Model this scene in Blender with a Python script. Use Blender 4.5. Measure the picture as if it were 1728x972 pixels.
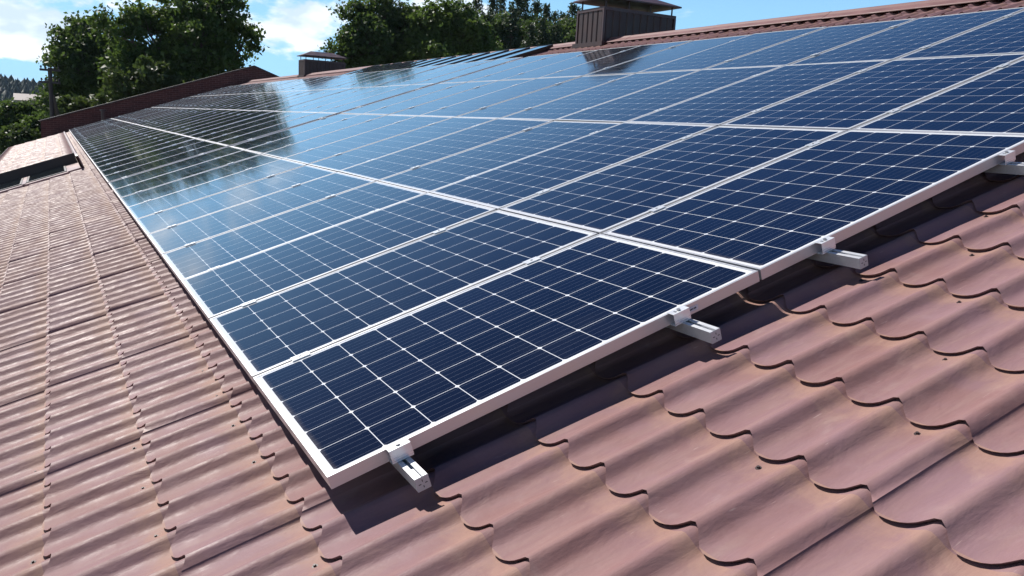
import bpy, bmesh, math, random
import numpy as np
from mathutils import Vector, Matrix
random.seed(5); rng = np.random.default_rng(7)
for o in list(bpy.data.objects): bpy.data.objects.remove(o)
S = bpy.context.scene; COL = S.collection

# ------------------------------------------------ camera, sky, sun, exposure
TH = math.radians(19.0)                       # roof pitch
CT, ST = math.cos(TH), math.sin(TH)
CAM = Vector((-0.63354, -2.15574, 0.97815))
cd = bpy.data.cameras.new('camera'); cam = bpy.data.objects.new('camera', cd); COL.objects.link(cam)
cam.matrix_world = Matrix(((0.8795, 0.04317, -0.47394, CAM.x), (-0.47304, 0.18832, -0.86068, CAM.y),
                           (0.05209, 0.98116, 0.18605, CAM.z), (0, 0, 0, 1)))
cd.sensor_width = 36; cd.lens = 29.57; cd.clip_start = 0.05; cd.clip_end = 6000
S.camera = cam

def roofvec(v, u, n):                         # roof frame (upslope, along ridge, outward) -> world
    return Vector((v*CT - n*ST, u, v*ST + n*CT))
sun_dir = roofvec(-0.02, 0.64, 0.77).normalized()
sun_el = math.asin(sun_dir.z); sun_az = math.atan2(sun_dir.x, sun_dir.y)

w = bpy.data.worlds.new('World'); S.world = w; w.use_nodes = True
nt = w.node_tree; N = nt.nodes; L = nt.links; N.clear()
def nd(t, **k):
    n = N.new(t)
    for a, b in k.items(): setattr(n, a, b)
    return n
def mth(op, a, b=None, c=None, clamp=False):
    n = N.new('ShaderNodeMath'); n.operation = op; n.use_clamp = clamp
    for i, x in enumerate((a, b, c)):
        if x is None: continue
        if isinstance(x, (int, float)): n.inputs[i].default_value = x
        else: L.new(x, n.inputs[i])
    return n.outputs[0]
sky = nd('ShaderNodeTexSky', sky_type='NISHITA', sun_disc=False)
sky.sun_elevation = sun_el; sky.sun_rotation = sun_az
sky.altitude = 100; sky.air_density = 1.0; sky.dust_density = 0.3; sky.ozone_density = 2.0
tc = nd('ShaderNodeTexCoord'); sep = nd('ShaderNodeSeparateXYZ'); L.new(tc.outputs['Generated'], sep.inputs[0])
zc = mth('MAXIMUM', sep.outputs[2], 0.0)
cmb = nd('ShaderNodeCombineXYZ')
L.new(mth('MULTIPLY', sep.outputs[0], 6.0), cmb.inputs[0]); L.new(mth('MULTIPLY', sep.outputs[1], 6.0), cmb.inputs[1])
L.new(mth('MULTIPLY', mth('POWER', zc, 0.85), 10.0), cmb.inputs[2])
nz = nd('ShaderNodeTexNoise'); nz.inputs['Scale'].default_value = 1.35; nz.inputs['Detail'].default_value = 9
nz.inputs['Roughness'].default_value = 0.56; nz.inputs['Distortion'].default_value = 0.25
mp = nd('ShaderNodeMapping'); mp.inputs['Location'].default_value = (3.1, 1.7, 0.4)
L.new(cmb.outputs[0], mp.inputs[0]); L.new(mp.outputs[0], nz.inputs['Vector'])
# fewer clouds towards the right (+x) and high up
azm = mth('MULTIPLY', sep.outputs[0], 0.20)
thr = mth('ADD', mth('ADD', 0.445, azm), mth('MULTIPLY', mth('MAXIMUM', mth('SUBTRACT', zc, 0.13), 0.0), 1.1))
cm = nd('ShaderNodeMapRange'); cm.interpolation_type = 'SMOOTHSTEP'
L.new(mth('SUBTRACT', nz.outputs[0], thr), cm.inputs[0]); cm.inputs[1].default_value = 0.0; cm.inputs[2].default_value = 0.09
nz2 = nd('ShaderNodeTexNoise'); nz2.inputs['Scale'].default_value = 3.2; nz2.inputs['Detail'].default_value = 5
L.new(mp.outputs[0], nz2.inputs['Vector'])
ccol = nd('ShaderNodeMix', data_type='RGBA'); ccol.inputs[6].default_value = (6.6, 7.8, 9.2, 1); ccol.inputs[7].default_value = (11.0, 11.4, 11.8, 1)
crr = nd('ShaderNodeMapRange'); L.new(nz2.outputs[0], crr.inputs[0]); crr.inputs[1].default_value = .38; crr.inputs[2].default_value = .6
L.new(crr.outputs[0], ccol.inputs[0])
hs = nd('ShaderNodeHueSaturation'); hs.inputs['Saturation'].default_value = 1.38; hs.inputs['Hue'].default_value = 0.512; hs.inputs['Value'].default_value = 0.56
L.new(sky.outputs[0], hs.inputs['Color'])
# bright milky air low over the horizon
lo = nd('ShaderNodeMapRange'); lo.interpolation_type = 'SMOOTHSTEP'; L.new(zc, lo.inputs[0])
for i_, q_ in enumerate((0.02, 0.46, 0.87, 0.0)): lo.inputs[i_+1].default_value = q_
lowc = nd('ShaderNodeMix', data_type='RGBA'); L.new(lo.outputs[0], lowc.inputs[0]); L.new(hs.outputs[0], lowc.inputs[6]); lowc.inputs[7].default_value = (3.7, 7.4, 11.2, 1)
mx = nd('ShaderNodeMix', data_type='RGBA'); L.new(mth('MULTIPLY', cm.outputs[0], 0.9), mx.inputs[0]); L.new(lowc.outputs[2], mx.inputs[6]); L.new(ccol.outputs[2], mx.inputs[7])
bg = nd('ShaderNodeBackground'); bg.inputs['Strength'].default_value = 0.08
wo = nd('ShaderNodeOutputWorld'); L.new(mx.outputs[2], bg.inputs[0]); L.new(bg.outputs[0], wo.inputs[0])

sl = bpy.data.lights.new('sun', 'SUN'); sl.energy = 5.0; sl.angle = math.radians(0.5); sl.color = (1.0, 0.95, 0.88)
so = bpy.data.objects.new('sun', sl); COL.objects.link(so)
so.rotation_euler = sun_dir.to_track_quat('Z', 'Y').to_euler()
S.view_settings.view_transform = 'Standard'; S.view_settings.look = 'None'
S.view_settings.gamma = 1; S.view_settings.use_curve_mapping = False; S.view_settings.exposure = 0.55
S.render.engine = 'CYCLES'

# ------------------------------------------------ helpers
class MatB:
    def __init__(s, name, base=(.5, .5, .5), rough=.5, metal=0., spec=.5):
        s.m = bpy.data.materials.new(name); s.m.use_nodes = True
        s.t = s.m.node_tree; s.n = s.t.nodes; s.l = s.t.links
        s.b = s.n['Principled BSDF']; s.set(base, rough, metal, spec)
    def set(s, base, rough, metal, spec):
        s.b.inputs['Base Color'].default_value = (*base, 1); s.b.inputs['Roughness'].default_value = rough
        s.b.inputs['Metallic'].default_value = metal; s.b.inputs['Specular IOR Level'].default_value = spec
    def new(s, t, **k):
        n = s.n.new(t)
        for a, b in k.items(): setattr(n, a, b)
        return n
    def put(s, inp, x):
        if isinstance(x, (int, float)): inp.default_value = x
        elif isinstance(x, tuple): inp.default_value = (*x, 1) if len(x) == 3 and hasattr(inp.default_value, '__len__') and len(inp.default_value) == 4 else x
        else: s.l.new(x, inp)
    def math(s, op, a, b=None, c=None, clamp=False):
        n = s.new('ShaderNodeMath', operation=op, use_clamp=clamp)
        for i, x in enumerate((a, b, c)):
            if x is not None: s.put(n.inputs[i], x)
        return n.outputs[0]
    def mix(s, f, a, b, blend='MIX'):
        n = s.new('ShaderNodeMix', data_type='RGBA', blend_type=blend)
        s.put(n.inputs[0], f); s.put(n.inputs[6], a); s.put(n.inputs[7], b); return n.outputs[2]
    def noise(s, vec, scale, detail=4, rough=.5, dist=0.):
        n = s.new('ShaderNodeTexNoise'); n.inputs['Scale'].default_value = scale; n.inputs['Detail'].default_value = detail
        n.inputs['Roughness'].default_value = rough; n.inputs['Distortion'].default_value = dist
        if vec is not None: s.l.new(vec, n.inputs['Vector'])
        return n.outputs[0]
    def ramp(s, x, lo, hi, a=0., b=1.):
        n = s.new('ShaderNodeMapRange', interpolation_type='SMOOTHSTEP'); s.put(n.inputs[0], x)
        for i, q in enumerate((lo, hi, a, b)): s.put(n.inputs[i+1], q)
        return n.outputs[0]
    def obj(s): return s.new('ShaderNodeTexCoord').outputs['Object']
    def xyz(s, v):
        n = s.new('ShaderNodeSeparateXYZ'); s.l.new(v, n.inputs[0]); return n.outputs
    def vec(s, x, y, z):
        n = s.new('ShaderNodeCombineXYZ')
        for i, q in enumerate((x, y, z)): s.put(n.inputs[i], q)
        return n.outputs[0]
    def scaled(s, v, sc):
        n = s.new('ShaderNodeVectorMath', operation='MULTIPLY'); s.l.new(v, n.inputs[0]); n.inputs[1].default_value = sc; return n.outputs[0]
    def bump(s, h, strength, dist):
        n = s.new('ShaderNodeBump'); n.inputs['Strength'].default_value = strength; n.inputs['Distance'].default_value = dist
        s.put(n.inputs['Height'], h); s.l.new(n.outputs[0], s.b.inputs['Normal'])
    def base(s, x): s.put(s.b.inputs['Base Color'], x)
    def rough(s, x): s.put(s.b.inputs['Roughness'], x)

def simple(name, c, r=.5, metal=0., var=.12, sc=6., spec=.5):
    m = MatB(name, c, r, metal, spec); o = m.obj(); n = m.noise(o, sc, 5)
    m.base(m.mix(m.ramp(n, .3, .7), tuple(x*(1-var) for x in c), tuple(min(1, x*(1+var)) for x in c)))
    m.rough(m.ramp(n, .25, .75, max(.02, r-.08), min(1, r+.08))); return m.m

def mesh_obj(name, verts, faces, mat, parent=None, smooth=False, smooth_flags=None):
    me = bpy.data.meshes.new(name)
    if isinstance(verts, np.ndarray) and isinstance(faces, np.ndarray):
        me.vertices.add(len(verts)); me.vertices.foreach_set('co', verts.astype(np.float32).ravel())
        k = faces.shape[1]
        me.loops.add(faces.size); me.loops.foreach_set('vertex_index', faces.astype(np.int32).ravel())
        me.polygons.add(len(faces)); me.polygons.foreach_set('loop_start', np.arange(0, faces.size, k, dtype=np.int32))
        me.update(calc_edges=True)
    else: me.from_pydata([tuple(v) for v in verts], [], faces); me.update()
    if smooth_flags is not None: me.polygons.foreach_set('use_smooth', smooth_flags)
    elif smooth: me.polygons.foreach_set('use_smooth', [True]*len(me.polygons))
    me.materials.append(mat)
    o = bpy.data.objects.new(name, me); COL.objects.link(o)
    if parent is not None: o.parent = parent
    return o

class MB:
    """collects simple solids into one mesh"""
    def __init__(s): s.v = []; s.f = []
    def box(s, x0, x1, y0, y1, z0, z1):
        b = len(s.v)
        s.v += [(x, y, z) for x in (x0, x1) for y in (y0, y1) for z in (z0, z1)]
        s.f += [[b+i for i in q] for q in ((0, 1, 3, 2), (4, 6, 7, 5), (0, 4, 5, 1), (2, 3, 7, 6), (0, 2, 6, 4), (1, 5, 7, 3))]; return s
    def prism(s, prof, axis, a, b_):
        """prof: 2d polygon in the two other axes, extruded along axis from a to b_"""
        k = len(prof); b = len(s.v)
        for t in (a, b_):
            for p, q in prof:
                s.v.append({0: (t, p, q), 1: (p, t, q), 2: (p, q, t)}[axis])
        for i in range(k):
            j = (i+1) % k; s.f.append([b+i, b+j, b+k+j, b+k+i])
        s.f.append([b+i for i in range(k)][::-1]); s.f.append([b+k+i for i in range(k)]); return s
    def tube(s, p0, p1, r0, r1=None, k=8, cap=True):
        r1 = r0 if r1 is None else r1
        p0 = Vector(p0); p1 = Vector(p1); d = (p1-p0).normalized(); a = d.orthogonal().normalized(); c = d.cross(a); b = len(s.v)
        for p, r in ((p0, r0), (p1, r1)):
            for i in range(k):
                t = 2*math.pi*i/k; s.v.append(tuple(p+a*math.cos(t)*r+c*math.sin(t)*r))
        for i in range(k):
            j = (i+1) % k; s.f.append([b+i, b+j, b+k+j, b+k+i])
        if cap: s.f.append([b+i for i in range(k)][::-1]); s.f.append([b+k+i for i in range(k)])
        return s
    def build(s, name, mat, parent=None, bevel=0., smooth=False):
        o = mesh_obj(name, s.v, s.f, mat, parent, smooth)
        bm = bmesh.new(); bm.from_mesh(o.data); bmesh.ops.recalc_face_normals(bm, faces=bm.faces)
        if bevel: bmesh.ops.bevel(bm, geom=bm.edges[:], offset=bevel, segments=2, affect='EDGES', clamp_overlap=True)
        bm.to_mesh(o.data); bm.free(); return o

def tag(o, label=None, cat=None, group=None, kind=None):
    if label: o['label'] = label
    if cat: o['category'] = cat
    if group: o['group'] = group
    if kind: o['kind'] = kind
    return o
def empty(name, loc, rot=(0, 0, 0)):
    o = bpy.data.objects.new(name, None); COL.objects.link(o); o.location = loc; o.rotation_euler = rot; o.empty_display_size = .1; return o
def copy_tree(o, parent=None):
    c = o.copy(); COL.objects.link(c); c.parent = parent
    for ch in list(o.children): copy_tree(ch, c)
    return c
ROOFROT = (0, -TH, 0)

# ------------------------------------------------ materials
def roof_material():
    m = MatB('painted_metal_tile', (.3, .17, .155), .38)
    o = m.obj(); X = m.xyz(o)
    # course coordinate: 0 at the lower lip, 1 under the next lip
    t = m.math('FRACT', m.math('DIVIDE', m.math('ADD', X[0], 0.096), 0.35))
    st = m.noise(m.scaled(o, (1.2, 7., 1.)), 3.0, 6, .6, .3)
    bl = m.noise(o, 2.2, 5, .6, .4); fine = m.noise(o, 55, 4, .7); mid = m.noise(o, 9, 5, .65, .6)
    col = m.mix(m.ramp(bl, .3, .7), (.205, .113, .108), (.218, .132, .145))
    col = m.mix(m.ramp(st, .42, .68, 0, .5), col, (.245, .155, .143))
    # dust washed down from under each lip, uneven lower edge
    edge = m.math('ADD', t, m.math('MULTIPLY', m.math('SUBTRACT', mid, .5), .75))
    col = m.mix(m.ramp(edge, .66, 1.05, 0, .7), col, (.30, .182, .138))
    col = m.mix(m.ramp(mid, .55, .8, 0, .35), col, (.29, .21, .20))
    col = m.mix(m.ramp(fine, .52, .8, 0, .3), col, (.2, .11, .10))
    scr = m.noise(m.scaled(o, (9., 120., 1.)), 1.0, 3, .6, .2)
    col = m.mix(m.ramp(scr, .68, .76, 0, .35), col, (.5, .38, .35))
    m.base(col)
    m.rough(m.math('ADD', m.ramp(mid, .3, .7, .38, .56), m.math('MULTIPLY', fine, .08)))
    m.b.inputs['Specular IOR Level'].default_value = .11
    h = m.math('ADD', m.math('MULTIPLY', m.noise(m.scaled(o, (1., 2.2, 1.)), 7, 4, .5, .4), 1.), m.math('MULTIPLY', fine, .10))
    h = m.math('ADD', h, m.math('MULTIPLY', m.noise(m.scaled(o, (6., 60., 1.)), 1.0, 4, .7, .5), .16))
    m.bump(h, .40, .012)
    return m.m
M_ROOF = roof_material()

def cell_material():
    m = MatB('solar_cell_sheet', (.01, .015, .04), .12)
    o = m.obj(); X = m.xyz(o)
    P = 0.1575; V0 = 0.027; U0 = 0.0235
    cv = m.math('DIVIDE', m.math('SUBTRACT', X[0], V0), P); cu = m.math('DIVIDE', m.math('SUBTRACT', X[1], U0), P)
    iv = m.math('MULTIPLY', m.math('GREATER_THAN', cv, 0.), m.math('LESS_THAN', cv, 10.))
    iu = m.math('MULTIPLY', m.math('GREATER_THAN', cu, 0.), m.math('LESS_THAN', cu, 6.))
    av = m.math('ABSOLUTE', m.math('SUBTRACT', m.math('FRACT', cv), .5)); au = m.math('ABSOLUTE', m.math('SUBTRACT', m.math('FRACT', cu), .5))
    gv = .5-.0013/P; gu = .5-.0012/P
    inn = m.math('MULTIPLY', m.math('LESS_THAN', av, gv), m.math('LESS_THAN', au, gu))
    cham = m.math('LESS_THAN', m.math('ADD', av, au), 1.-.0105/P)
    cell = m.math('MULTIPLY', m.math('MULTIPLY', inn, cham), m.math('MULTIPLY', iv, iu))
    # five busbars per cell, along the long side
    bb = m.math('ABSOLUTE', m.math('SUBTRACT', m.math('FRACT', m.math('MULTIPLY', m.math('FRACT', cu), 5.)), .5))
    bus = m.math('MULTIPLY', m.math('LESS_THAN', bb, .5*.0011/(P/5)), iu)
    # per-cell tone
    wn = m.new('ShaderNodeTexWhiteNoise', noise_dimensions='4D')
    m.l.new(m.vec(m.math('FLOOR', cv), m.math('FLOOR', cu), 0.), wn.inputs['Vector'])
    oi = m.new('ShaderNodeObjectInfo'); m.l.new(m.math('MULTIPLY', oi.outputs['Random'], 37.), wn.inputs['W'])
    cc = m.mix(wn.outputs['Value'], (.0015, .0020, .007), (.0023, .0034, .011))
    cc = m.mix(m.math('MULTIPLY', oi.outputs['Random'], .35), cc, (.0035, .007, .024))
    bcol = m.mix(m.math('MULTIPLY', bus, .6), cc, (.15, .17, .22))
    col = m.mix(cell, (.66, .68, .71), bcol)
    geo = m.new('ShaderNodeNewGeometry').outputs['Position']
    dust = m.noise(geo, 2.3, 6, .65, .5); sp = m.noise(geo, 24, 3, .5)
    col = m.mix(m.ramp(dust, .45, .8, .0, .009), col, (.45, .42, .38))
    col = m.mix(m.ramp(sp, .79, .82, 0, .35), col, (.55, .58, .6))
    low = m.math('MULTIPLY', m.ramp(m.math('SUBTRACT', X[0], m.math('MULTIPLY', dust, .04)), .0, .028, .15, .0), m.ramp(sp, .3, .6, .5, 1.))
    col = m.mix(low, col, (.42, .36, .30))
    m.base(col)
    m.rough(m.ramp(dust, .3, .75, .07, .13)); m.b.inputs['IOR'].default_value = 1.52
    m.b.inputs['Coat Weight'].default_value = 1.0; m.l.new(m.ramp(dust, .3, .75, .055, .10), m.b.inputs['Coat Roughness']); m.b.inputs['Coat IOR'].default_value = 1.21; m.b.inputs['Sheen Weight'].default_value = .12; m.b.inputs['Sheen Roughness'].default_value = .14; m.b.inputs['Sheen Tint'].default_value = (.9, .92, 1., 1); m.b.inputs['Specular Tint'].default_value = (.22, .45, 1., 1)
    m.b.inputs['Specular IOR Level'].default_value = .16
    # very slight waviness of tempered glass
    h = m.noise(geo, 3.0, 2, .4); m.bump(h, .10, .004)
    m.l.new(m.b.inputs['Normal'].links[0].from_socket, m.b.inputs['Coat Normal'])
    return m.m
M_CELL = cell_material()

def alu(name, c, r, metal):
    m = MatB(name, c, r, metal); o = m.obj(); n = m.noise(m.scaled(o, (3., 60., 60.)), 2, 4, .6)
    m.base(m.mix(m.ramp(n, .3, .7), tuple(x*.93 for x in c), c)); m.rough(m.ramp(n, .3, .7, r-.06, r+.06)); return m.m
M_FRAME = alu('anodised_frame', (.62, .62, .63), .38, .70)
M_RAIL = alu('mill_aluminium', (.70, .71, .73), .38, .5)
M_CLAMP = alu('clamp_aluminium', (.80, .82, .84), .32, .55)
M_DARKSLOT = simple('slot_dark', (.03, .03, .035), .6)
M_BOLT = simple('steel_bolt', (.35, .35, .36), .35, .9)
M_CLAD = simple('brown_cladding', (.036, .016, .016), .5, var=.15)
M_CAPM = simple('cap_sheet', (.06, .033, .036), .45, var=.12)
M_RIDGE = simple('ridge_sheet', (.18, .10, .097), .55, var=.1, spec=.15)
M_FASCIA = simple('dark_fascia', (.035, .022, .022), .5)
M_BLACK = simple('black_frame', (.012, .012, .014), .35)
M_STEEL = simple('flashing_sheet', (.30, .20, .19), .4, var=.1)
def glassm(name, c, r=.04):
    m = MatB(name, c, r); m.b.inputs['IOR'].default_value = 1.52; m.b.inputs['Coat Weight'].default_value = 1.; m.b.inputs['Coat Roughness'].default_value = .03
    n = m.noise(m.obj(), 3, 4); m.rough(m.ramp(n, .3, .7, r, r+.05)); return m.m
M_GLASS = glassm('dark_window_glass', (.02, .03, .028)); M_COLL = glassm('collector_glass', (.008, .01, .02), .05)

def brick_material():
    m = MatB('dark_red_brick', (.2, .06, .05), .85); o = m.obj(); X = m.xyz(o)
    b = m.new('ShaderNodeTexBrick'); m.l.new(m.vec(X[0], X[2], 0.), b.inputs['Vector'])
    b.inputs['Scale'].default_value = 1.0; b.inputs['Brick Width'].default_value = .26; b.inputs['Row Height'].default_value = .085
    b.inputs['Mortar Size'].default_value = .007; b.inputs['Color1'].default_value = (.105, .034, .030, 1); b.inputs['Color2'].default_value = (.065, .022, .022, 1)
    b.inputs['Mortar'].default_value = (.17, .10, .09, 1)
    n = m.noise(o, 1.7, 5, .6); m.base(m.mix(m.ramp(n, .3, .75, 0, .5), b.outputs[0], (.05, .018, .016)))
    m.bump(b.outputs['Fac'], .6, .01); m.b.inputs['Normal'].links[0].from_node.invert = True
    return m.m
M_BRICK = brick_material()
def leaf_material(name, a, b, c, trans=.3):
    m = MatB(name, a, .55); g = m.new('ShaderNodeNewGeometry')
    n = m.noise(g.outputs['Position'], .55, 4, .6)
    col = m.mix(g.outputs['Random Per Island'], a, b); col = m.mix(m.ramp(n, .45, .75, 0, .65), col, c); m.base(col)
    m.b.inputs['Specular IOR Level'].default_value = .35
    tr = m.new('ShaderNodeBsdfTranslucent'); hs = m.mix(.5, col, (.10, .16, .02)); m.l.new(hs, tr.inputs[0])
    ms = m.new('ShaderNodeMixShader'); ms.inputs[0].default_value = trans
    out = m.n['Material Output']; m.l.new(m.b.outputs[0], ms.inputs[1]); m.l.new(tr.outputs[0], ms.inputs[2]); m.l.new(ms.outputs[0], out.inputs[0])
    return m.m
M_LEAF = leaf_material('maple_leaf', (.046, .084, .022), (.082, .138, .03), (.14, .185, .038), .44)
M_LEAF2 = leaf_material('dark_leaf', (.038, .07, .025), (.066, .108, .031), (.108, .142, .038), .42)
M_LEAF3 = leaf_material('light_leaf', (.045, .07, .022), (.07, .10, .03), (.11, .13, .04), .3)
M_NEEDLE = leaf_material('pine_needle', (.022, .042, .022), (.036, .06, .03), (.055, .078, .034), .2)
M_FOREST = leaf_material('far_forest', (.010, .022, .016), (.018, .034, .022), (.024, .04, .022), .05)
def bark():
    m = MatB('bark', (.09, .065, .045), .9); o = m.obj(); n = m.noise(m.scaled(o, (1., 1., .25)), 12, 5, .7, .5)
    m.base(m.mix(n, (.04, .03, .022), (.16, .12, .09))); m.bump(n, .8, .03); return m.m
M_BARK = bark()
def grass():
    m = MatB('meadow', (.06, .09, .03), .95); g = m.new('ShaderNodeNewGeometry').outputs['Position']
    n = m.noise(g, .06, 6, .6); n2 = m.noise(g, 3.5, 5, .7)
    m.base(m.mix(m.ramp(n2, .3, .7, 0, .5), m.mix(m.ramp(n, .35, .65), (.045, .075, .022), (.10, .12, .04)), (.03, .05, .015)))
    m.bump(n2, .6, .1); return m.m
M_GRASS = grass()

# ------------------------------------------------ terrain
GZ = -5.0
def terrain():
    n = 120; xs = np.concatenate([-np.geomspace(4000, 8, n//2), np.geomspace(8, 4000, n//2)])
    X, Y = np.meshgrid(xs, xs, indexing='ij'); R = np.hypot(X, Y); A = np.degrees(np.arctan2(X, Y))
    Z = GZ + 0*X
    Z += np.clip((R-60)/200, 0, 1)*(np.sin(X*.013)+np.cos(Y*.011))*.8
    v = np.stack([X.ravel(), Y.ravel(), Z.ravel()], 1); i = np.arange((n-1)*n).reshape(n-1, n)[:, :-1].ravel()
    f = np.stack([i, i+n, i+n+1, i+1], 1)
    tag(mesh_obj('ground', v, f, M_GRASS, smooth=True), kind='structure')
terrain()
HD = 620.
def hill_h(X, Y):
    R = np.hypot(X-CAM.x, Y-CAM.y); A = np.degrees(np.arctan2(X-CAM.x, Y-CAM.y))
    prof = 17.5*np.exp(-((A+9)/17.)**2)+7*np.exp(-((A-40)/30.)**2)+1.2*np.sin(A*.9)+.7*np.sin(A*2.3+1)
    s = np.clip((R-430)/190, 0, 1); s = s*s*(3-2*s); return GZ-.4+np.maximum(prof, .5)*s
def hills():
    na, nr = 220, 24; a = np.radians(np.linspace(-75, 110, na)); r = np.linspace(425, 1500, nr)
    A, R = np.meshgrid(a, r, indexing='ij'); X = CAM.x+R*np.sin(A); Y = CAM.y+R*np.cos(A); Z = hill_h(X, Y)
    v = np.stack([X.ravel(), Y.ravel(), Z.ravel()], 1); i = (np.arange(na-1)[:, None]*nr+np.arange(nr-1)[None]).ravel()
    f = np.stack([i, i+nr, i+nr+1, i+1], 1)
    tag(mesh_obj('hills', v, f, M_GRASS, smooth=True), kind='structure')
    # forest: many small irregular crowns
    k = 6500; aa = np.radians(rng.uniform(-40, 70, k)); rr = rng.uniform(440, 660, k)
    x = CAM.x+rr*np.sin(aa); y = CAM.y+rr*np.cos(aa); z = hill_h(x, y)
    h = rng.uniform(5, 8.5, k); wd = rng.uniform(1.8, 3.6, k)
    V = []; F = []; m = 7
    for L_, (zz, rr_) in enumerate(((.0, .75), (.35, 1.), (.7, .55), (1., .04))):
        t = np.arange(m)*2*np.pi/m+L_*.4
        jit = rng.uniform(.75, 1.25, (k, m))
        V.append(np.stack([x[:, None]+np.cos(t)*wd[:, None]*rr_*jit, y[:, None]+np.sin(t)*wd[:, None]*rr_*jit, z[:, None]+h[:, None]*zz*rng.uniform(.93, 1.05, (k, m))], 2))
    V = np.stack(V, 1); base = np.arange(k)[:, None, None]*(4*m); L3 = np.arange(3)[None, :, None]*m; j = np.arange(m)[None, None]; j2 = (j+1) % m
    F = np.stack([base+L3+j, base+L3+j2, base+L3+m+j2, base+L3+m+j], -1).reshape(-1, 4)
    tag(mesh_obj('forest', V.reshape(-1, 3), F, M_FOREST), 'distant dark wooded hillside beyond the trees at the left', 'forest', kind='stuff')
hills()

# ------------------------------------------------ building
V_EAVE, V_RIDGE, U0, U1 = -2.3, 7.86, -4.6, 38.3
WP, CP, N0 = .186, .35, -.1465         # wave pitch, course pitch, valley level
U_CREST = -.226
house = empty('building', roofvec(V_EAVE, U0, -.2)*1.0)
tag(house, 'long building with a brownish pink metal tile roof carrying the panels', 'building')
house_inv = Matrix.Translation(-Vector(house.location))
def to_house(o, rot=True):
    """object built in roof coordinates (origin = world origin) becomes child of the building"""
    o.parent = house; o.location = -Vector(house.location); o.rotation_euler = ROOFROT if rot else (0, 0, 0); return o
def tile_sheet(v0, v1, u0, u1, n0, cols=12, step=.0125, crest=.030, lip=True):
    us = np.arange(u0, u1, WP/cols)
    # seams every six waves: two columns at the same place with a small drop
    seams = np.arange(-1.004-6*WP*6, u1, 6*WP); seams = seams[(seams > u0+.05) & (seams < u1-.05)]
    U = []; E = []
    for q in us: U.append(q); 
    U = list(U)
    for s_ in seams: U += [s_-1e-4, s_+1e-4]
    U = np.array(sorted(U))
    ph = (U-U_CREST)/WP*2*np.pi
    ph = ph-.64; c = .5+.5*np.cos(ph+.35+.35*np.cos(ph)); wave = crest*(c**2.1*.92+.08*c)
    sidx = (U+1.004)/(6*WP); wave = wave+.0022*(1-(sidx-np.floor(sidx)))**16
    rows = []; sm = []
    ks = np.arange(math.floor((v0+.07)/CP), math.ceil((v1+.07)/CP))
    for k in ks:
        a = -.07+k*CP; b = a+CP
        # riser (undercut), then lip, middle, upper end
        rows.append((a+.013, 0., 0)); rows.append((a-.001, step-.003, 1)); rows.append((a-.0035, step, 2)); rows.append((a+.02, step*.97, 2))
        rows.append((a+CP*.5, step*.52, 2)); rows.append((b+.014, 0., 2))
    rows = [(max(v0, min(v1, q)), h, s_) for q, h, s_ in rows]
    nr = len(rows); nc = len(U)
    dents = np.zeros((nr, nc))
    rs = np.random.default_rng(3)
    Vv = np.array([r[0] for r in rows])[:, None]+np.zeros(nc); Nn = n0+np.array([r[1] for r in rows])[:, None]+wave[None]
    # slightly uneven lips
    off = rs.normal(0, .0012, (len(ks), nc//8+2)); xi = np.linspace(0, nc//8, nc)
    for k in range(len(ks)):
        d = np.interp(xi, np.arange(off.shape[1]), off[k])
        for r in range(1, 4): Nn[k*6+r] += d
    plan = (-.030+.041*c[None]**1.3)*np.tile(np.array([1., 1., 1., 1., 0., .0]), len(ks))[:, None]
    for k in range(len(ks)-1): plan[k*6+5] = plan[k*6+6]
    Vv = np.clip(Vv+plan, v0, v1)
    vv = np.stack([Vv, np.broadcast_to(U, (nr, nc)), Nn], 2)
    # separate strips per course so the riser stays crisp: riser (rows 0-1) and sheet (rows 1..5)
    verts = []; faces = []; flags = []
    for k in range(len(ks)):
        for rr in ((0, 1), (1, 2), (2, 3, 4, 5)):
            b = sum(len(x) for x in verts)
            blk = vv[[k*6+r for r in rr]]; verts.append(blk.reshape(-1, 3))
            for i in range(len(rr)-1):
                j = b+i*nc+np.arange(nc-1); faces.append(np.stack([j, j+1, j+nc+1, j+nc], 1)); flags += [len(rr) > 2]*(nc-1)
    V = np.concatenate(verts); F = np.concatenate(faces)[:, ::-1]
    return V, F, flags
V, F, fl = tile_sheet(V_EAVE, V_RIDGE, U0, U1, N0)
roof = to_house(mesh_obj('roof', V, F, M_ROOF, smooth_flags=fl)); tag(roof, 'near slope of brownish pink metal tile with scalloped steps')
# far slope, built in its own frame mirrored over the ridge
V2, F2, fl2 = tile_sheet(-1.9, V_RIDGE+.04, U0, U1, N0, cols=6)
rid = roofvec(V_RIDGE, 0, 0)
V2m = V2.copy(); wx = V2[:, 0]*CT-V2[:, 2]*ST; wz = V2[:, 0]*ST+V2[:, 2]*CT
V2m[:, 0] = 2*(rid.x+.05)-wx; V2m[:, 2] = wz; F2 = F2[:, ::-1]
r2 = to_house(mesh_obj('roof', V2m, F2, M_RIDGE, smooth_flags=fl2), rot=False); tag(r2, 'far slope of the metal tile roof beyond the ridge')
# ridge cap
rc = MB(); pr = []
RX = rid.x+.025; RZ = roofvec(V_RIDGE, 0, -.125).z
out = [(RX-.155, RZ-.020), (RX-.15, RZ-.012), (RX-.06, RZ+.035), (RX-.03, RZ+.065), (RX, RZ+.075), (RX+.03, RZ+.065), (RX+.06, RZ+.035), (RX+.15, RZ-.012), (RX+.155, RZ-.020)]
inn = [(p, q-.006) for p, q in out][::-1]
u = U0
while u < U1-.1:
    e = min(u+1.95, U1); k = .003 if int(round((u-U0)/1.95)) % 2 else 0
    rc.prism([(p, q+k) for p, q in out]+[(p, q+k) for p, q in inn], 1, u, e+.02); u += 1.95
to_house(rc.build('ridge_cap', M_RIDGE), rot=False)
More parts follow.
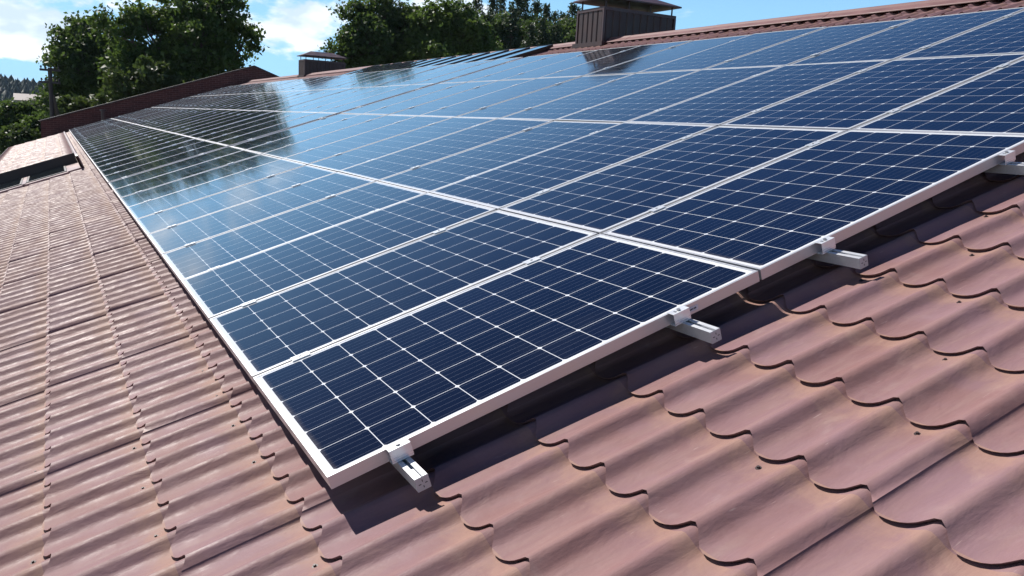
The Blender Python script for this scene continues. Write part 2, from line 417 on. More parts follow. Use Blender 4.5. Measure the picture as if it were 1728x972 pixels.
# walls, eave fascia, verge trim, gutter
wb = MB(); e0 = roofvec(V_EAVE+.45, 0, -.25); XR = 2*(rid.x+.05)-e0.x
wb.box(e0.x, XR, U0+.3, U1+.05, GZ-.3, e0.z-.03)
wb.prism([(e0.x, e0.z-.034), (XR, e0.z-.034), (rid.x+.05, rid.z-.30)], 1, U0+.305, U1+.045)
to_house(wb.build('wall', M_BRICK), rot=False)
fb = MB(); fb.box(V_EAVE-.005, V_EAVE+.02, U0, U1, -.33, -.155); to_house(fb.build('eave_board', M_FASCIA))
gb = MB()
g = [(V_EAVE-.13+.065*math.cos(t), -.19+.065*math.sin(t)) for t in np.linspace(math.pi, 2*math.pi, 9)]
g2 = [(V_EAVE-.13+.059*math.cos(t), -.19+.059*math.sin(t)) for t in np.linspace(2*math.pi, math.pi, 9)]
gb.prism(g+g2, 1, U0, U1); to_house(gb.build('gutter', M_CLAD))
vb = MB(); vb.box(V_EAVE, V_RIDGE, U0-.03, U0+.004, -.32, -.105); to_house(vb.build('verge_board', M_RIDGE))

# roof screws
sb = MB(); sb.tube((0, 0, 0), (0, 0, .0015), .0085, k=10).tube((0, 0, .0015), (0, 0, .0065), .0042, .0042, k=6)
s0 = sb.build('roof_screw', M_FASCIA); s0.parent = roof
spots = []
for k in range(-6, 23):
    for j in range(-12, 210):
        if (j+k) % 2: continue
        u = U_CREST+WP*(.5+j)+.0; v = -.07+k*CP-.058
        if v < V_EAVE+.1 or (-.05 < v < 6.6 and u > .1): continue
        if rng.random() < .45: continue
        spots.append((v+rng.normal(0, .004), u+rng.normal(0, .008)-.012))
spots.sort(key=lambda q: (q[0]+.28)**2+(q[1]+2.15)**2)
for i, (v, u) in enumerate(spots[:70]):
    s_ = s0 if i == 0 else s0.copy()
    if i: COL.objects.link(s_)
    s_.parent = roof; s_.location = (v, u, N0+.0025)
far = MB()
for v, u in spots[70:]:
    if u < 20: far.tube((v, u, N0), (v, u, N0+.008), .007, .005, k=5)
tag(far.build('roof_screw', M_FASCIA, roof), kind='stuff')

# ------------------------------------------------ chimneys (parts of the building)
def chimney(Y0, label):
    X0, X1, Y1 = 7.28, 8.72, Y0+.78; Zb, Zt = roofvec(7.3, 0, -.3).z, 2.985
    b = MB(); b.box(X0+.012, X1-.012, Y0+.012, Y1-.012, Zb, Zt-.02)
    def ribs(a0, a1, fixed, ax, sgn):
        n = max(3, round((a1-a0)/.145)); p = (a1-a0)/n
        for i in range(n):
            c = a0+p*(i+.5); w_ = p*.34
            for (q0, q1) in [(c-w_, c+w_)]:
                pr = [(q0-.012, 0), (q0, sgn*.014), (q1, sgn*.014), (q1+.012, 0)]
                if ax == 'x': b.prism([(x, fixed+y) for x, y in pr], 2, Zb, Zt-.045)
                else: b.prism([(fixed+y, x) for x, y in pr], 2, Zb, Zt-.045)
    ribs(X0+.03, X1-.03, Y0+.0115, 'x', -1); ribs(X0+.03, X1-.03, Y1-.0115, 'x', 1); ribs(Y0+.03, Y1-.03, X0+.0115, 'y', -1); ribs(Y0+.03, Y1-.03, X1-.0115, 'y', 1)
    ch = to_house(b.build('chimney', M_CLAD), rot=False); tag(ch, label)
    t = MB(); e = .014
    for (x0, x1, y0, y1) in ((X0-e, X1+e, Y0-e, Y0+.05), (X0-e, X1+e, Y1-.05, Y1+e), (X0-e, X0+.05, Y0+.052, Y1-.052), (X1-.05, X1+e, Y0+.052, Y1-.052)):
        t.box(x0, x1, y0, y1, Zt-.052, Zt)
    for (x, y) in ((X0-e+.0, Y0-e), (X1+e-.04, Y0-e), (X0-e, Y1+e-.04), (X1+e-.04, Y1+e-.04)): t.box(x-.001, x+.041, y-.001, y+.041, Zb, Zt-.0525)
    t.build('trim', M_CAPM, ch, bevel=.002)
    f = MB(); f.box(X0-.05, X1+.02, Y0-.06, Y1+.05, roofvec(7.72, 0, -.1).z-.05, roofvec(7.72, 0, -.1).z+.02)
    f.build('flashing', M_CLAD, ch)
    for i, (x, y) in enumerate([(X0+.05, Y0+.03), (X0+.5, Y0+.03), (X1-.5, Y0+.03), (X1-.05, Y0+.03), (X0+.05, Y1-.05), (X0+.5, Y1-.05), (X1-.5, Y1-.05), (X1-.05, Y1-.05)]):
        p = MB(); p.box(x-.011, x+.011, y-.004, y+.011, Zt-.04, Zt+.135); p.build('cap_post', M_CLAD, ch)
    # hipped cap on the posts
    ov = .07; zc = Zt+.125; x0, x1, y0, y1 = X0-ov, X1+ov, Y0-ov, Y1+ov; xm0, xm1, ym = X0+.32, X1-.32, (Y0+Y1)/2
    vs = [(x0, y0, zc), (x1, y0, zc), (x1, y1, zc), (x0, y1, zc), (x0, y0, zc+.022), (x1, y0, zc+.022), (x1, y1, zc+.022), (x0, y1, zc+.022), (xm0, ym, zc+.19), (xm1, ym, zc+.19)]
    fs = [[3, 2, 1, 0], [0, 1, 5, 4], [1, 2, 6, 5], [2, 3, 7, 6], [3, 0, 4, 7], [4, 5, 9, 8], [5, 6, 9], [6, 7, 8, 9], [7, 4, 8]]
    mesh_obj('chimney_cap', vs, fs, M_CAPM, ch)
chimney(9.63, 'near brown ribbed chimney box with a hipped cap at the ridge')
chimney(28.1, 'farther brown chimney box with a hipped cap at the ridge')

# ------------------------------------------------ dormer on the lower left of the roof
DU0, DU1, DV0, DV1, DN = 17.2, 31.4, -2.0, -.24, .115
V, F, fl = tile_sheet(DV0, DV1, DU0, DU1, DN-.03, cols=8, crest=.03)
dm = to_house(mesh_obj('dormer_roof', V, F, M_ROOF, smooth_flags=fl)); tag(dm, 'raised roof section at the left with a dark front face')
db = MB(); db.box(DV0-.02, DV1+.01, DU0-.012, DU0+.03, -.17, DN+.0); db.box(DV0-.02, DV1+.01, DU1-.03, DU1+.01, -.17, DN)
db.box(DV1-.02, DV1+.012, DU0+.032, DU1-.032, -.17, DN-.005); db.box(DV0-.021, DV0+.0, DU0+.032, DU1-.032, -.17, DN-.005)
db.build('dormer_face', M_FASCIA, dm)
fl_ = MB()
prof = [(DV1+.015, DN+.02), (DV1+.05, DN+.025), (DV1+.075, DN-.06), (DV1+.085, -.125), (DV1+.07, -.13), (DV1+.06, DN-.06), (DV1+.045, DN+.01), (DV1+.015, DN+.008)]
fl_.prism(prof, 1, DU0-1.6, DU1); fl_.build('side_flashing', M_STEEL, dm)
fc = MB()
arc = [(DU0-1.6+.25*math.cos(t)-.1, -.12+.3*math.sin(t)) for t in np.linspace(0, math.pi/2+.5, 8)]
fc.prism([(y, z) for y, z in arc]+[(y*1.0+.012, z-.018) for y, z in arc[::-1]], 0, DV1+.02, DV1+.055); fc.build('flashing_end', M_CLAD, dm)
for i, (a, b, lb) in enumerate(((-1.16, -.46, 'right roof window pane below the dormer'), (-2.05, -1.24, 'left roof window pane below the dormer'))):
    wf = MB(); y0, y1 = 15.55, DU0-.06
    for q in ((a, b, y0, y0+.09), (a, b, y1-.05, y1), (a, a+.035, y0+.092, y1-.052), (b-.035, b, y0+.092, y1-.052)): wf.box(*q, -.14, -.074)
    wfo = to_house(wf.build('roof_window', M_STEEL if False else M_FASCIA)); tag(wfo, lb)
    wg = MB(); wg.box(a+.036, b-.036, y0+.093, y1-.053, -.105, -.084); wg.build('pane', M_GLASS, wfo)
    sf = MB(); sf.box(a-.03, b+.02, y0-.20, y0-.005, -.128, -.088); sf.build('sill_flashing', M_STEEL, wfo)
fp = MB(); fp.box(-.455, -.20, 15.5, DU0-.02, -.125, -.084); fp.box(-1.235, -1.165, 15.4, DU0-.02, -.12, -.075); to_house(fp.build('roof_flashing', M_STEEL))

# ------------------------------------------------ brick gable wall beyond the array
GY = 38.42
gx0, gx1, gxa, gza = -1.0, 16.2, 7.66, 3.14
gzl = .24; gzr = 3.14-(16.2-7.66)*.37
gw = empty('brick_gable', (gxa, GY, GZ)); tag(gw, 'dark red brick gable wall rising past the far end of the roof', 'brick wall')
bm_ = MB(); bm_.prism([(gx0-gxa, -.3), (gx1-gxa, -.3), (gx1-gxa, gzr-GZ), (0, gza-GZ), (gx0-gxa, gzl-GZ)], 1, 0, .38); bm_.build('wall', M_BRICK, gw)
cp = MB()
for (xa, za, xb, zb) in ((gx0-gxa-.08, gzl-GZ-.02, 0, gza-GZ+.008), (0, gza-GZ+.008, gx1-gxa+.08, gzr-GZ)):
    cp.prism([(xa, za), (xb, zb), (xb, zb+.05), (xa, za+.05)], 1, -.05, .43)
cp.build('coping', M_FASCIA, gw)

# ------------------------------------------------ solar panels
PW, PL, PT, GU, GV = .992, 1.629, .040, .020, .011
WPI, LPI = PW+GU, PL+GV
GAPB = .17; NC1, NC2 = 10, 26
def ucol(i): return i*WPI + (GAPB if i >= NC1 else 0.)
ORD = ['first', 'second', 'third', 'fourth', 'fifth', 'sixth', 'seventh', 'eighth', 'ninth', 'tenth', 'eleventh', 'twelfth', 'thirteenth', 'fourteenth', 'fifteenth', 'sixteenth',
       'seventeenth', 'eighteenth', 'nineteenth', 'twentieth', 'twenty-first', 'twenty-second', 'twenty-third', 'twenty-fourth', 'twenty-fifth', 'twenty-sixth']
ROW = ['lowest row', 'second row up', 'third row up', 'top row']
p0 = empty('solar_panel', roofvec(0, 0, 0), ROOFROT)
fm = MB(); LIP = .010
def ring(x0, x1, y0, y1, t, z0, z1):
    # four mitred bars
    A = [(x0, y0), (x1, y0), (x1, y1), (x0, y1)]; Bq = [(x0+t, y0+t), (x1-t, y0+t), (x1-t, y1-t), (x0+t, y1-t)]
    for i in range(4):
        j = (i+1) % 4; b = len(fm.v)
        q = [A[i], A[j], Bq[j], Bq[i]]
        fm.v += [(x, y, z) for z in (z0, z1) for x, y in q]
        fm.f += [[b, b+3, b+2, b+1], [b+4, b+5, b+6, b+7]]+[[b+k, b+(k+1) % 4, b+4+(k+1) % 4, b+4+k] for k in (0, 2)]
ring(0, PL, 0, PW, LIP, -PT, 0.)
fo = fm.build('frame', M_FRAME, p0)
bm = bmesh.new(); bm.from_mesh(fo.data); bmesh.ops.remove_doubles(bm, verts=bm.verts, dist=1e-5)
ed = [e for e in bm.edges if all(v.co.z > -1e-4 for v in e.verts) and (all(abs(v.co.x-q) < 1e-4 for v in e.verts) if (q := e.verts[0].co.x) in (0.,) or abs(e.verts[0].co.x-PL) < 1e-4 else all(abs(v.co.y-e.verts[0].co.y) < 1e-4 for v in e.verts))]
bm.to_mesh(fo.data); bm.free()
gl = MB(); gl.box(LIP-.001, PL-LIP+.001, LIP-.001, PW-LIP+.001, -.0065, -.0018); gl.build('cell_sheet', M_CELL, p0)
for r in range(4):
    for c in range(NC1+NC2):
        p = p0 if (r == 0 and c == 0) else copy_tree(p0)
        jit = rng.normal(0, .0012) if (r or c) else 0
        p.location = roofvec(r*LPI, ucol(c), jit)
        p.rotation_euler = (rng.normal(0, .0016), -TH+rng.normal(0, .0012), 0) if (r or c > 1) else ROOFROT
        if c < NC1: lb = 'solar panel in the %s, %s from the near end before the dark gap' % (ROW[r], ORD[c])
        else: lb = 'solar panel in the %s, %s beyond the dark gap' % (ROW[r], ORD[c-NC1])
        tag(p, lb, 'solar panel', 'solar panels mounted in four rows on the roof')
        if r == 0 and c == 0:
            p['label'] = 'nearest solar panel at the lowest corner of the array, black cells fully in view'
            st = None
# rating sticker on the near edge of the nearest panel
P00 = [o for o in COL.objects if o.get('label', '').startswith('nearest solar panel')][0]
sk = MB(); sk.box(1.275, 1.345, -.0012, -.0003, -.030, -.014); skm = simple('sticker_paper', (.62, .62, .68), .5, var=.05)
sko = sk.build('sticker', skm, P00)
tx = MB()
for i in range(9): tx.box(1.284+i*.006, 1.2872+i*.006+(.001 if i % 3 else 0), -.0018, -.0013, -.025, -.0195)
tx.build('printing', M_DARKSLOT, sko)

# ------------------------------------------------ mounting rails with clamps and end caps
RV = [.213, 1.272, LPI+.318, LPI+1.38, 2*LPI+.34, 2*LPI+1.32, 3*LPI+.34, 3*LPI+1.32]
RNAME = ['lower rail of the lowest row', 'upper rail of the lowest row', 'lower rail of the second row', 'upper rail of the second row', 'lower rail of the third row', 'upper rail of the third row', 'lower rail of the top row', 'upper rail of the top row']
RT, RB = -PT-.001, -PT-.041
prof = [(-.02, RB), (.02, RB), (.02, RT), (.0055, RT), (.0055, RT-.003), (.010, RT-.003), (.010, RT-.012), (-.010, RT-.012), (-.010, RT-.003), (-.0055, RT-.003), (-.0055, RT), (-.02, RT)]
def concave_prism(prof, u0, u1, name, mat, parent):
    bm = bmesh.new(); a = [bm.verts.new((p, u0, q)) for p, q in prof]; b = [bm.verts.new((p, u1, q)) for p, q in prof]; k = len(prof)
    for i in range(k): bm.faces.new((a[i], a[(i+1) % k], b[(i+1) % k], b[i]))
    bm.faces.new(a[::-1]); bm.faces.new(b)
    bmesh.ops.recalc_face_normals(bm, faces=bm.faces[:]); bmesh.ops.triangulate(bm, faces=[f for f in bm.faces if len(f.verts) > 4])
    me = bpy.data.meshes.new(name); bm.to_mesh(me); bm.free(); me.materials.append(mat); o = bpy.data.objects.new(name, me); COL.objects.link(o); o.parent = parent; return o
def make_end_clamp(parent):
    c = MB()
    # z-shaped bracket: lip over the frame, upright, foot on the rail
    c.prism([(.009, .001), (.009, .0035), (-.030, .0035), (-.030, -.036), (-.0275, -.036), (-.0275, .001)], 0, -.034, .034)
    c.prism([(-.0272, -.0405), (-.0272, -.0375), (-.001, -.0375), (-.001, -.0405)], 0, -.034, .034)
    o = c.build('end_clamp', M_CLAMP, parent, bevel=.0006)
    b = MB(); b.tube((0, -.014, .0035), (0, -.014, .0085), .0065, k=12); b.box(-.019, -.011, -.02, -.008, .0035, .0042); b.build('bolt', M_BOLT, o)
    return o
def make_mid_clamp(parent):
    c = MB(); c.prism([(-.022, .0015), (.022, .0015), (.022, .0045), (.007, .0045), (.007, .0035), (-.007, .0035), (-.007, .0045), (-.022, .0045)], 0, -.036, .036)
    c.box(-.03, .03, -.007, .007, -.04, .0014)
    o = c.build('mid_clamp', M_CLAMP, parent)
    b = MB(); b.tube((0, 0, .0035), (0, 0, .0065), .0055, k=8); b.build('bolt', M_BOLT, o); return o
tmp = empty('tmp', (0, 0, 0))
EC = make_end_clamp(None); MC = make_mid_clamp(None)
capm = MB(); capm.box(-.0208, .0208, -.0035, .0, RB-.0008, RT+.0008)
CAP = capm.build('end_cap', simple('cap_grey', (.42, .43, .46), .45, .3), None, bevel=.0012)
cs = MB()
for (a, b, c, d) in ((-.0012, .0012, .006, .0125), (-.0012, .0012, -.0125, -.006), (.006, .0135, -.0012, .0012), (-.0135, -.006, -.0012, .0012)):
    cs.box(a, b, -.0042, -.0036, RB+.02+c, RB+.02+d)
cs.build('slots', M_DARKSLOT, CAP)
bkm = MB(); bkm.box(-.03, .03, -.025, .025, N0+.02-.0, N0+.028); bkm.box(.0205, .026, -.02, .02, N0+.0285, RT-.01); BK = bkm.build('roof_bracket', M_RAIL, None)
def place(proto, parent, loc, rotz=0):
    c = copy_tree(proto, parent); c.location = loc; c.rotation_euler = (0, 0, rotz); return c
for r, v in enumerate(RV):
    for blk in (0, 1):
        ua = -.155-(.006*(r % 3)) if blk == 0 else ucol(NC1)-.07
        ub = ucol(NC1-1)+PW+.06 if blk == 0 else ucol(NC1+NC2-1)+PW+.12
        rl = empty('mounting_rail', roofvec(v, ua, 0), ROOFROT)
        tag(rl, ('%s of panels, near section ending in a square cap' if blk == 0 else '%s of panels, far section beyond the dark gap') % RNAME[r], 'mounting rail', 'aluminium rails under the solar panels')
        concave_prism(prof, 0, ub-ua, 'rail_bar', M_RAIL, rl)
        place(CAP, rl, (0, 0, 0)); cfar = place(CAP, rl, (0, ub-ua, 0), math.pi)
        c0, c1 = (0, NC1) if blk == 0 else (NC1, NC1+NC2)
        dv = [-.0, -.018, -.01, -.0, 0, 0, 0, 0][r]
        place(EC, rl, (dv, ucol(c0)-ua, 0)); place(EC, rl, (0, ucol(c1-1)+PW-ua, 0), math.pi)
        for c in range(c0+1, c1): place(MC, rl, (rng.normal(0, .012)-.01, ucol(c)-GU/2-ua, 0))
        for k in range(int((ub-ua)/1.116)+1):
            uu = U_CREST+WP*.5+1.116*(k+math.ceil((ua-U_CREST)/1.116))+.1
            if uu < ub-.1 and uu > ua+.1: place(BK, rl, (0, uu-ua, 0))
for o in (EC, MC, CAP, BK):
    for ch in list(o.children): bpy.data.objects.remove(ch)
    bpy.data.objects.remove(o)
bpy.data.objects.remove(tmp)

# ------------------------------------------------ narrow black collectors near the ridge
cl0 = empty('collector_panel', roofvec(6.63, 11.35, -.035), ROOFROT)
cb = MB(); cwid, clen = .50, 1.16
for q in ((0, clen, 0, .025), (0, clen, cwid-.025, cwid), (0, .025, .0255, cwid-.0255), (clen-.025, clen, .0255, cwid-.0255)): cb.box(*q, -.07, 0)
cb.build('frame', M_BLACK, cl0)
cg = MB(); cg.box(.024, clen-.024, .024, cwid-.024, -.02, -.004); cg.build('glass', M_COLL, cl0)
for i in range(12):
    c = cl0 if i == 0 else copy_tree(cl0)
    c.location = roofvec(6.63, 11.35+i*.84, -.035)
    tag(c, 'narrow black framed collector above the top row, %s from the near end' % ORD[i], 'collector', 'black framed collectors below the ridge')

# vent pipe by the far corner
vp = empty('vent_pipe', roofvec(1.35, 37.75, -.14)); tag(vp, 'short dark vent pipe at the far end of the array', 'vent pipe')
q = MB(); q.tube((0, 0, -.03), (0, 0, .50), .085, k=16); q.build('pipe', M_FASCIA, vp)
q = MB(); q.tube((0, 0, .501), (0, 0, .56), .13, .12, k=16); q.build('pipe_cap', M_FASCIA, vp)

# ------------------------------------------------ trees
def px_dir(x, y):
    f = 1419.35; d = cam.matrix_world.to_3x3() @ Vector(((x-864)/f, -(y-486)/f, -1)); return d
def at(x, y, Y):
    d = px_dir(x, y); return CAM+d*((Y-CAM.y)/d.y)
def leaf_quads(C, size, up=.3, r=rng, asp=.62):
    k = len(C); nrm = r.normal(size=(k, 3)); nrm[:, 2] += up; nrm /= np.linalg.norm(nrm, axis=1)[:, None]
    a = np.cross(nrm, r.normal(size=(k, 3))); a /= np.linalg.norm(a, axis=1)[:, None]; b = np.cross(nrm, a)
    s = size*r.uniform(.6, 1.35, k)[:, None]
    fold = nrm*s*r.uniform(-.15, .35, (k, 1))
    V = np.stack([C-a*s, C-b*s*asp+fold, C+a*s, C+b*s*asp+fold], 1).reshape(-1, 3)
    F = np.arange(4*k).reshape(k, 4); return V, F
def limb_mesh(segs, k=7):
    m = MB()
    for p0, p1, r0, r1 in segs: m.tube(p0, p1, r0, r1, k=k, cap=False)
    return m
def broadleaf(name, base, H, lobes, nleaf, size, mat, label, group, seed, clump=.55, cat='tree', trunk_r=.28):
    """lobes: (dx, dy, z centre, rx, ry, rz) relative to base; leaves sit in clumps on twigs spread through them"""
    r = np.random.default_rng(seed); t = empty(name, base); tag(t, label, cat, group)
    segs = []; zc = min(l[2]-l[5]*.6 for l in lobes); top = Vector((0, 0, max(zc, H*.3)))
    segs.append((Vector((0, 0, -.2)), top*.55+Vector((r.normal(0, .1), r.normal(0, .1), 0)), trunk_r, trunk_r*.8)); segs.append((segs[0][1], top, trunk_r*.8, trunk_r*.6))
    C = []
    tot = sum(l[3]*l[4]*l[5] for l in lobes)
    for l in lobes:
        c = np.array(l[:3]); R = np.array(l[3:6]); frac = l[3]*l[4]*l[5]/tot
        nk = max(5, int(nleaf*frac/85))
        d = r.normal(size=(nk, 3)); d /= np.linalg.norm(d, axis=1)[:, None]; rad = r.uniform(.30, 1., nk)**.45
        rad *= 1+.16*np.sin(d[:, 0]*5+seed)*np.cos(d[:, 2]*4+seed*2)
        K = c+d*rad[:, None]*R
        mid = Vector(c)*.75+top*.25
        segs.append((top, mid, trunk_r*.5, trunk_r*.25))
        for q in range(0, nk, 3): segs.append((mid, Vector(K[q]), trunk_r*.16, .012))
        for kk in K:
            n = int(85*r.uniform(.5, 1.5)); sp = clump*r.uniform(.55, 1.25)
            off = r.normal(size=(n, 3))*np.array([sp, sp, sp*.62])*.55
            C.append(kk+off)
        # a few thin twigs sticking out with leaves
        for q in range(max(2, nk//14)):
            dd = r.normal(size=3); dd[2] = abs(dd[2])*.8; dd /= np.linalg.norm(dd); a = np.array(mid)+(c+dd*R*.85-np.array(mid))*.0; b = c+dd*R*(1.06+.13*r.random())+np.array([0, 0, .1])
            segs.append((Vector(a), Vector(b), .03, .008)); s_ = r.uniform(.8, 1, (26, 1)); C.append(a+(b-a)*s_+r.normal(size=(26, 3))*.13)
    C = np.concatenate(C); V, F = leaf_quads(C, size, r=r)
    mesh_obj('crown', V, F, mat, t)
    limb_mesh(segs).build('trunk', M_BARK, t, smooth=True); return t
def pine(base, H, Rb, nleaf, label, group, seed, size=.16, mat=None, bare=.25):
    r = np.random.default_rng(seed); t = empty('pine_tree', base); tag(t, label, 'tree', group)
    segs = [(Vector((0, 0, -.2)), Vector((0, 0, H*.55)), .2, .12), (Vector((0, 0, H*.55)), Vector((0, 0, H)), .12, .015)]
    C = []; z = H*bare; nwh = int(H*1.55); per = nleaf/(nwh*5)
    for i in range(nwh):
        s = i/(nwh-1); zz = H*(bare+(1-bare)*s**.9); L_ = Rb*(1-s)**.72*(.75+.5*r.random())+.18
        nb = r.integers(4, 7); a0 = r.uniform(0, 6.28)
        for b in range(nb):
            a = a0+b*6.28/nb+r.normal(0, .25); l = L_*r.uniform(.65, 1.2); up = .25+.75*s
            p0 = np.array([0, 0, zz]); p1 = np.array([math.cos(a)*l, math.sin(a)*l, zz+l*up*r.uniform(.2, .8)])
            tip = p1+np.array([math.cos(a)*.1, math.sin(a)*.1, .35*r.uniform(.5, 1.4)])
            segs.append((Vector(p0), Vector(p1), .03, .01))
            n = int(per*r.uniform(.7, 1.3)*(.4+l/Rb)); u_ = r.uniform(.15, 1, (n, 1))**.8
            C.append(p0+(p1-p0)*u_+r.normal(size=(n, 3))*np.array([.16, .16, .12])*(.6+.6*l/Rb)*1.3)
            C.append(p1+(tip-p1)*r.uniform(0, 1, (max(6, n//4), 1))+r.normal(size=(max(6, n//4), 3))*.08)
    C.append(np.array([0, 0, H-.6])+np.stack([r.normal(0, .08, 60), r.normal(0, .08, 60), r.uniform(0, .75, 60)], 1))
    V, F = leaf_quads(np.concatenate(C), size, up=.0, r=r, asp=.35); mesh_obj('crown', V, F, mat or M_NEEDLE, t)
    limb_mesh(segs, 5).build('trunk', M_BARK, t, smooth=True); return t

def lobes_from_px(Y, base, blobs, depth=.9):
    """blobs: (px, py, half width px, half height px) read off the photograph, placed at distance Y with real depth"""
    out = []
    for (x, y, a, b) in blobs:
        c = at(x, y, Y); s = (Y-CAM.y)/px_dir(x, y).y/1419.35
        out.append((c.x-base[0], rng.uniform(-.6, .6)*a*s*depth, c.z-base[2], a*s, a*s*depth, b*s))
    return out
G1 = 'broadleaf trees behind the roof'
def bt(Y, trunkx, blobs, n, size, mat, label, seed, clump=.5, name='broadleaf_tree'):
    b = at(trunkx, 200, Y); base = (b.x, Y, GZ)
    return broadleaf(name, base, 9, lobes_from_px(Y, base, blobs), n, size, mat, label, G1, seed, clump)
bt(47, 330, [(330, 75, 62, 62), (300, 30, 50, 40), (372, 30, 42, 38), (400, 80, 36, 42), (345, 5, 40, 22), (250, 60, 42, 42), (280, 120, 62, 42), (360, 105, 50, 34), (232, 28, 25, 20), (425, 62, 12, 16), (385, -4, 20, 16), (225, 130, 50, 50), (190, 40, 26, 24)],
   31000, .12, M_LEAF, 'tallest leafy maple rising behind the brick gable at left', 11)
bt(52, 150, [(150, 110, 55, 55), (115, 80, 28, 34), (170, 62, 38, 34), (105, 120, 26, 40), (130, 160, 48, 36), (200, 110, 40, 50), (142, 44, 16, 12), (215, 150, 40, 40), (120, 190, 40, 30)],
   32000, .115, M_LEAF2, 'dark leafy tree just right of the utility pole', 12)
bt(44.5, 215, [(215, 150, 36, 30), (160, 185, 34, 20), (120, 180, 22, 26), (255, 125, 26, 26), (250, 165, 40, 20), (300, 150, 40, 18)], 9000, .13, M_LEAF3, 'lighter green small tree with pale leaves close behind the gable wall', 13, .4)
bt(50, 645, [(645, 50, 56, 50), (610, 80, 46, 42), (650, 12, 28, 22), (598, 30, 26, 24), (680, 60, 34, 48), (585, 92, 28, 26), (640, 100, 62, 30), (575, 84, 20, 18), (700, 30, 16, 18)],
   29000, .12, M_LEAF2, 'rounded dark tree right of the farther chimney', 14)
bt(58, 880, [(880, 66, 62, 28), (820, 60, 40, 28), (930, 68, 50, 26), (975, 72, 40, 24), (850, 44, 28, 20), (905, 48, 32, 20), (950, 54, 30, 18)], 24000, .12, M_LEAF2, 'low mixed dark foliage in front of the pines', 16)
bt(48, 745, [(745, 60, 44, 44), (720, 28, 26, 26), (760, 35, 34, 30), (780, 62, 38, 34), (715, 80, 40, 34), (790, 85, 36, 24), (800, 42, 18, 20), (740, 100, 60, 22), (825, 88, 22, 16)],
   32000, .115, M_LEAF, 'dark tree with yellow green tips left of the pines', 15)
for i, (x, y, Y, a, b, m, lb) in enumerate([
    (28, 205, 55, 36, 30, M_LEAF2, 'broad dark tree at the left edge below the wooded hill'), (66, 196, 60, 22, 24, M_LEAF3, 'lighter tree below the utility pole at left'),
    (2, 192, 70, 24, 20, M_LEAF, 'leafy tree cut by the left edge of the picture'), (66, 222, 48, 18, 22, M_LEAF2, 'dark bush beside the left end of the brick gable'),
    (30, 232, 46, 16, 12, M_LEAF3, 'small round bush just above the far corner of the dormer roof'), (-60, 190, 52, 50, 40, M_LEAF2, 'tree outside the left edge')]):
    if x < 0: continue
    bt(Y, x, [(x, y, a, b), (x-a*.5, y+b*.4, a*.7, b*.6), (x+a*.5, y+b*.3, a*.6, b*.7), (x+a*.1, y-b*.45, a*.5, b*.5), (x, y+b, a, b*.8)], 11000, .11, m, lb, 30+i, .42)
G2 = 'pine trees behind the ridge'
pl = [(772, 12, 62), (792, 22, 60), (805, 2, 64), (832, 0, 62), (846, -6, 66), (874, -4, 60), (886, -10, 64), (905, 10, 62), (922, 16, 60), (936, 26, 66), (950, 30, 62), (966, 14, 60), (978, 24, 64), (1000, 34, 66), (865, 20, 56), (915, 40, 55), (940, 50, 54), (960, 48, 57), (820, 30, 57), (895, 46, 53)]
wds = ['slender', 'short', 'tall']
srt = sorted(range(len(pl)), key=lambda i: pl[i][0]); rank = {i: k for k, i in enumerate(srt)}
for i, (x, y, Y) in enumerate(pl):
    tpt = at(x, y, Y)
    tone = 'front' if Y < 58 else 'back'
    pine((tpt.x, Y, GZ), tpt.z-GZ, 1.15+.3*((i*7) % 3), 2600, 'dark pine behind the ridge, %s from the left in the row of pines' % ORD[rank[i]] if rank[i] < 26 else 'dark pine', G2, 50+i)

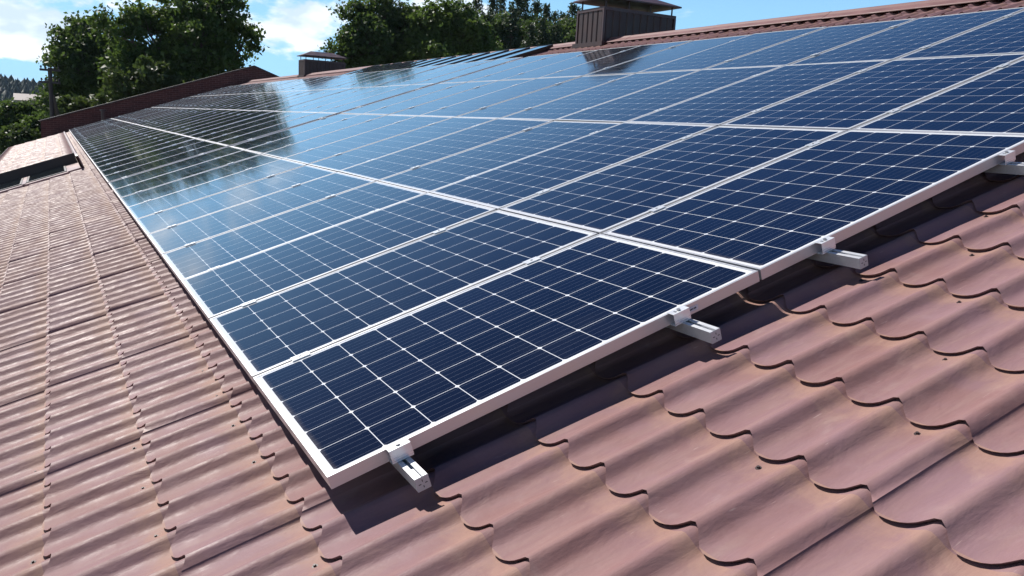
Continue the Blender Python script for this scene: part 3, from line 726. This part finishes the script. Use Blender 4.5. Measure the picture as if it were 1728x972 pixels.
# ------------------------------------------------ utility pole and far house
a = at(84, 116, 43.5); b = Vector((a.x, 43.5, GZ))
up = empty('utility_pole', b); tag(up, 'dark utility pole with a crossarm and insulators against the sky at left', 'utility pole')
hp = a.z-GZ
q = MB(); q.tube((0, 0, -.3), (0, 0, hp+.05), .12, .09, k=12); q.build('pole', M_FASCIA, up, smooth=False)
q = MB(); q.tube((1.3, .2, -.3), (.05, .05, hp-1.2), .12, .1, k=10); q.build('brace', M_BARK, up)
for zz in (hp-.06, hp-.62):
    q = MB(); q.box(-.42, .42, -.05, .05, zz-.05, zz+.05); arm = q.build('crossarm', M_FASCIA, up)
    for xx in (-.36, -.2, .2, .36):
        q = MB(); q.tube((xx, 0, zz+.051), (xx, 0, zz+.10), .02, k=8).tube((xx, 0, zz+.10), (xx, 0, zz+.19), .045, .03, k=8); q.build('insulator', M_FASCIA, arm)
hc = at(57, 163.5, 230); fh = empty('house', (hc.x, 170, GZ)); tag(fh, 'tiny pale roofed house far off below the wooded hill', 'house')
q = MB(); hz = hc.z-GZ; q.box(-2, 2, 0, 5, -.3, hz-1.0); hw = q.build('wall', simple('pale_render', (.35, .3, .26), .8), fh)
q = MB(); q.prism([(-.4, hz-1.05), (5.4, hz-1.05), (2.5, hz+.1)], 0, -2.3, 2.3); q.build('roof', simple('grey_roof', (.24, .2, .19), .6), fh)
for xx in (-1.2, 0, 1.2):
    q = MB(); q.box(xx-.3, xx+.3, -.03, .02, hz-2.6, hz-1.6); q.build('window', M_GLASS, fh)

# ------------------------------------------------ air
q = MB(); q.box(-1700, 1900, -400, 1700, GZ-3, 40)
hz_ = q.build('haze', M_BARK); hm = bpy.data.materials.new('air'); hm.use_nodes = True; hn = hm.node_tree
for n_ in list(hn.nodes):
    if n_.type != 'OUTPUT_MATERIAL': hn.nodes.remove(n_)
pv = hn.nodes.new('ShaderNodeVolumePrincipled'); pv.inputs['Color'].default_value = (.62, .80, 1., 1); pv.inputs['Density'].default_value = .00009; pv.inputs['Anisotropy'].default_value = .1
hn.links.new(pv.outputs[0], [n_ for n_ in hn.nodes if n_.type == 'OUTPUT_MATERIAL'][0].inputs['Volume'])
hz_.data.materials.clear(); hz_.data.materials.append(hm); tag(hz_, kind='stuff')
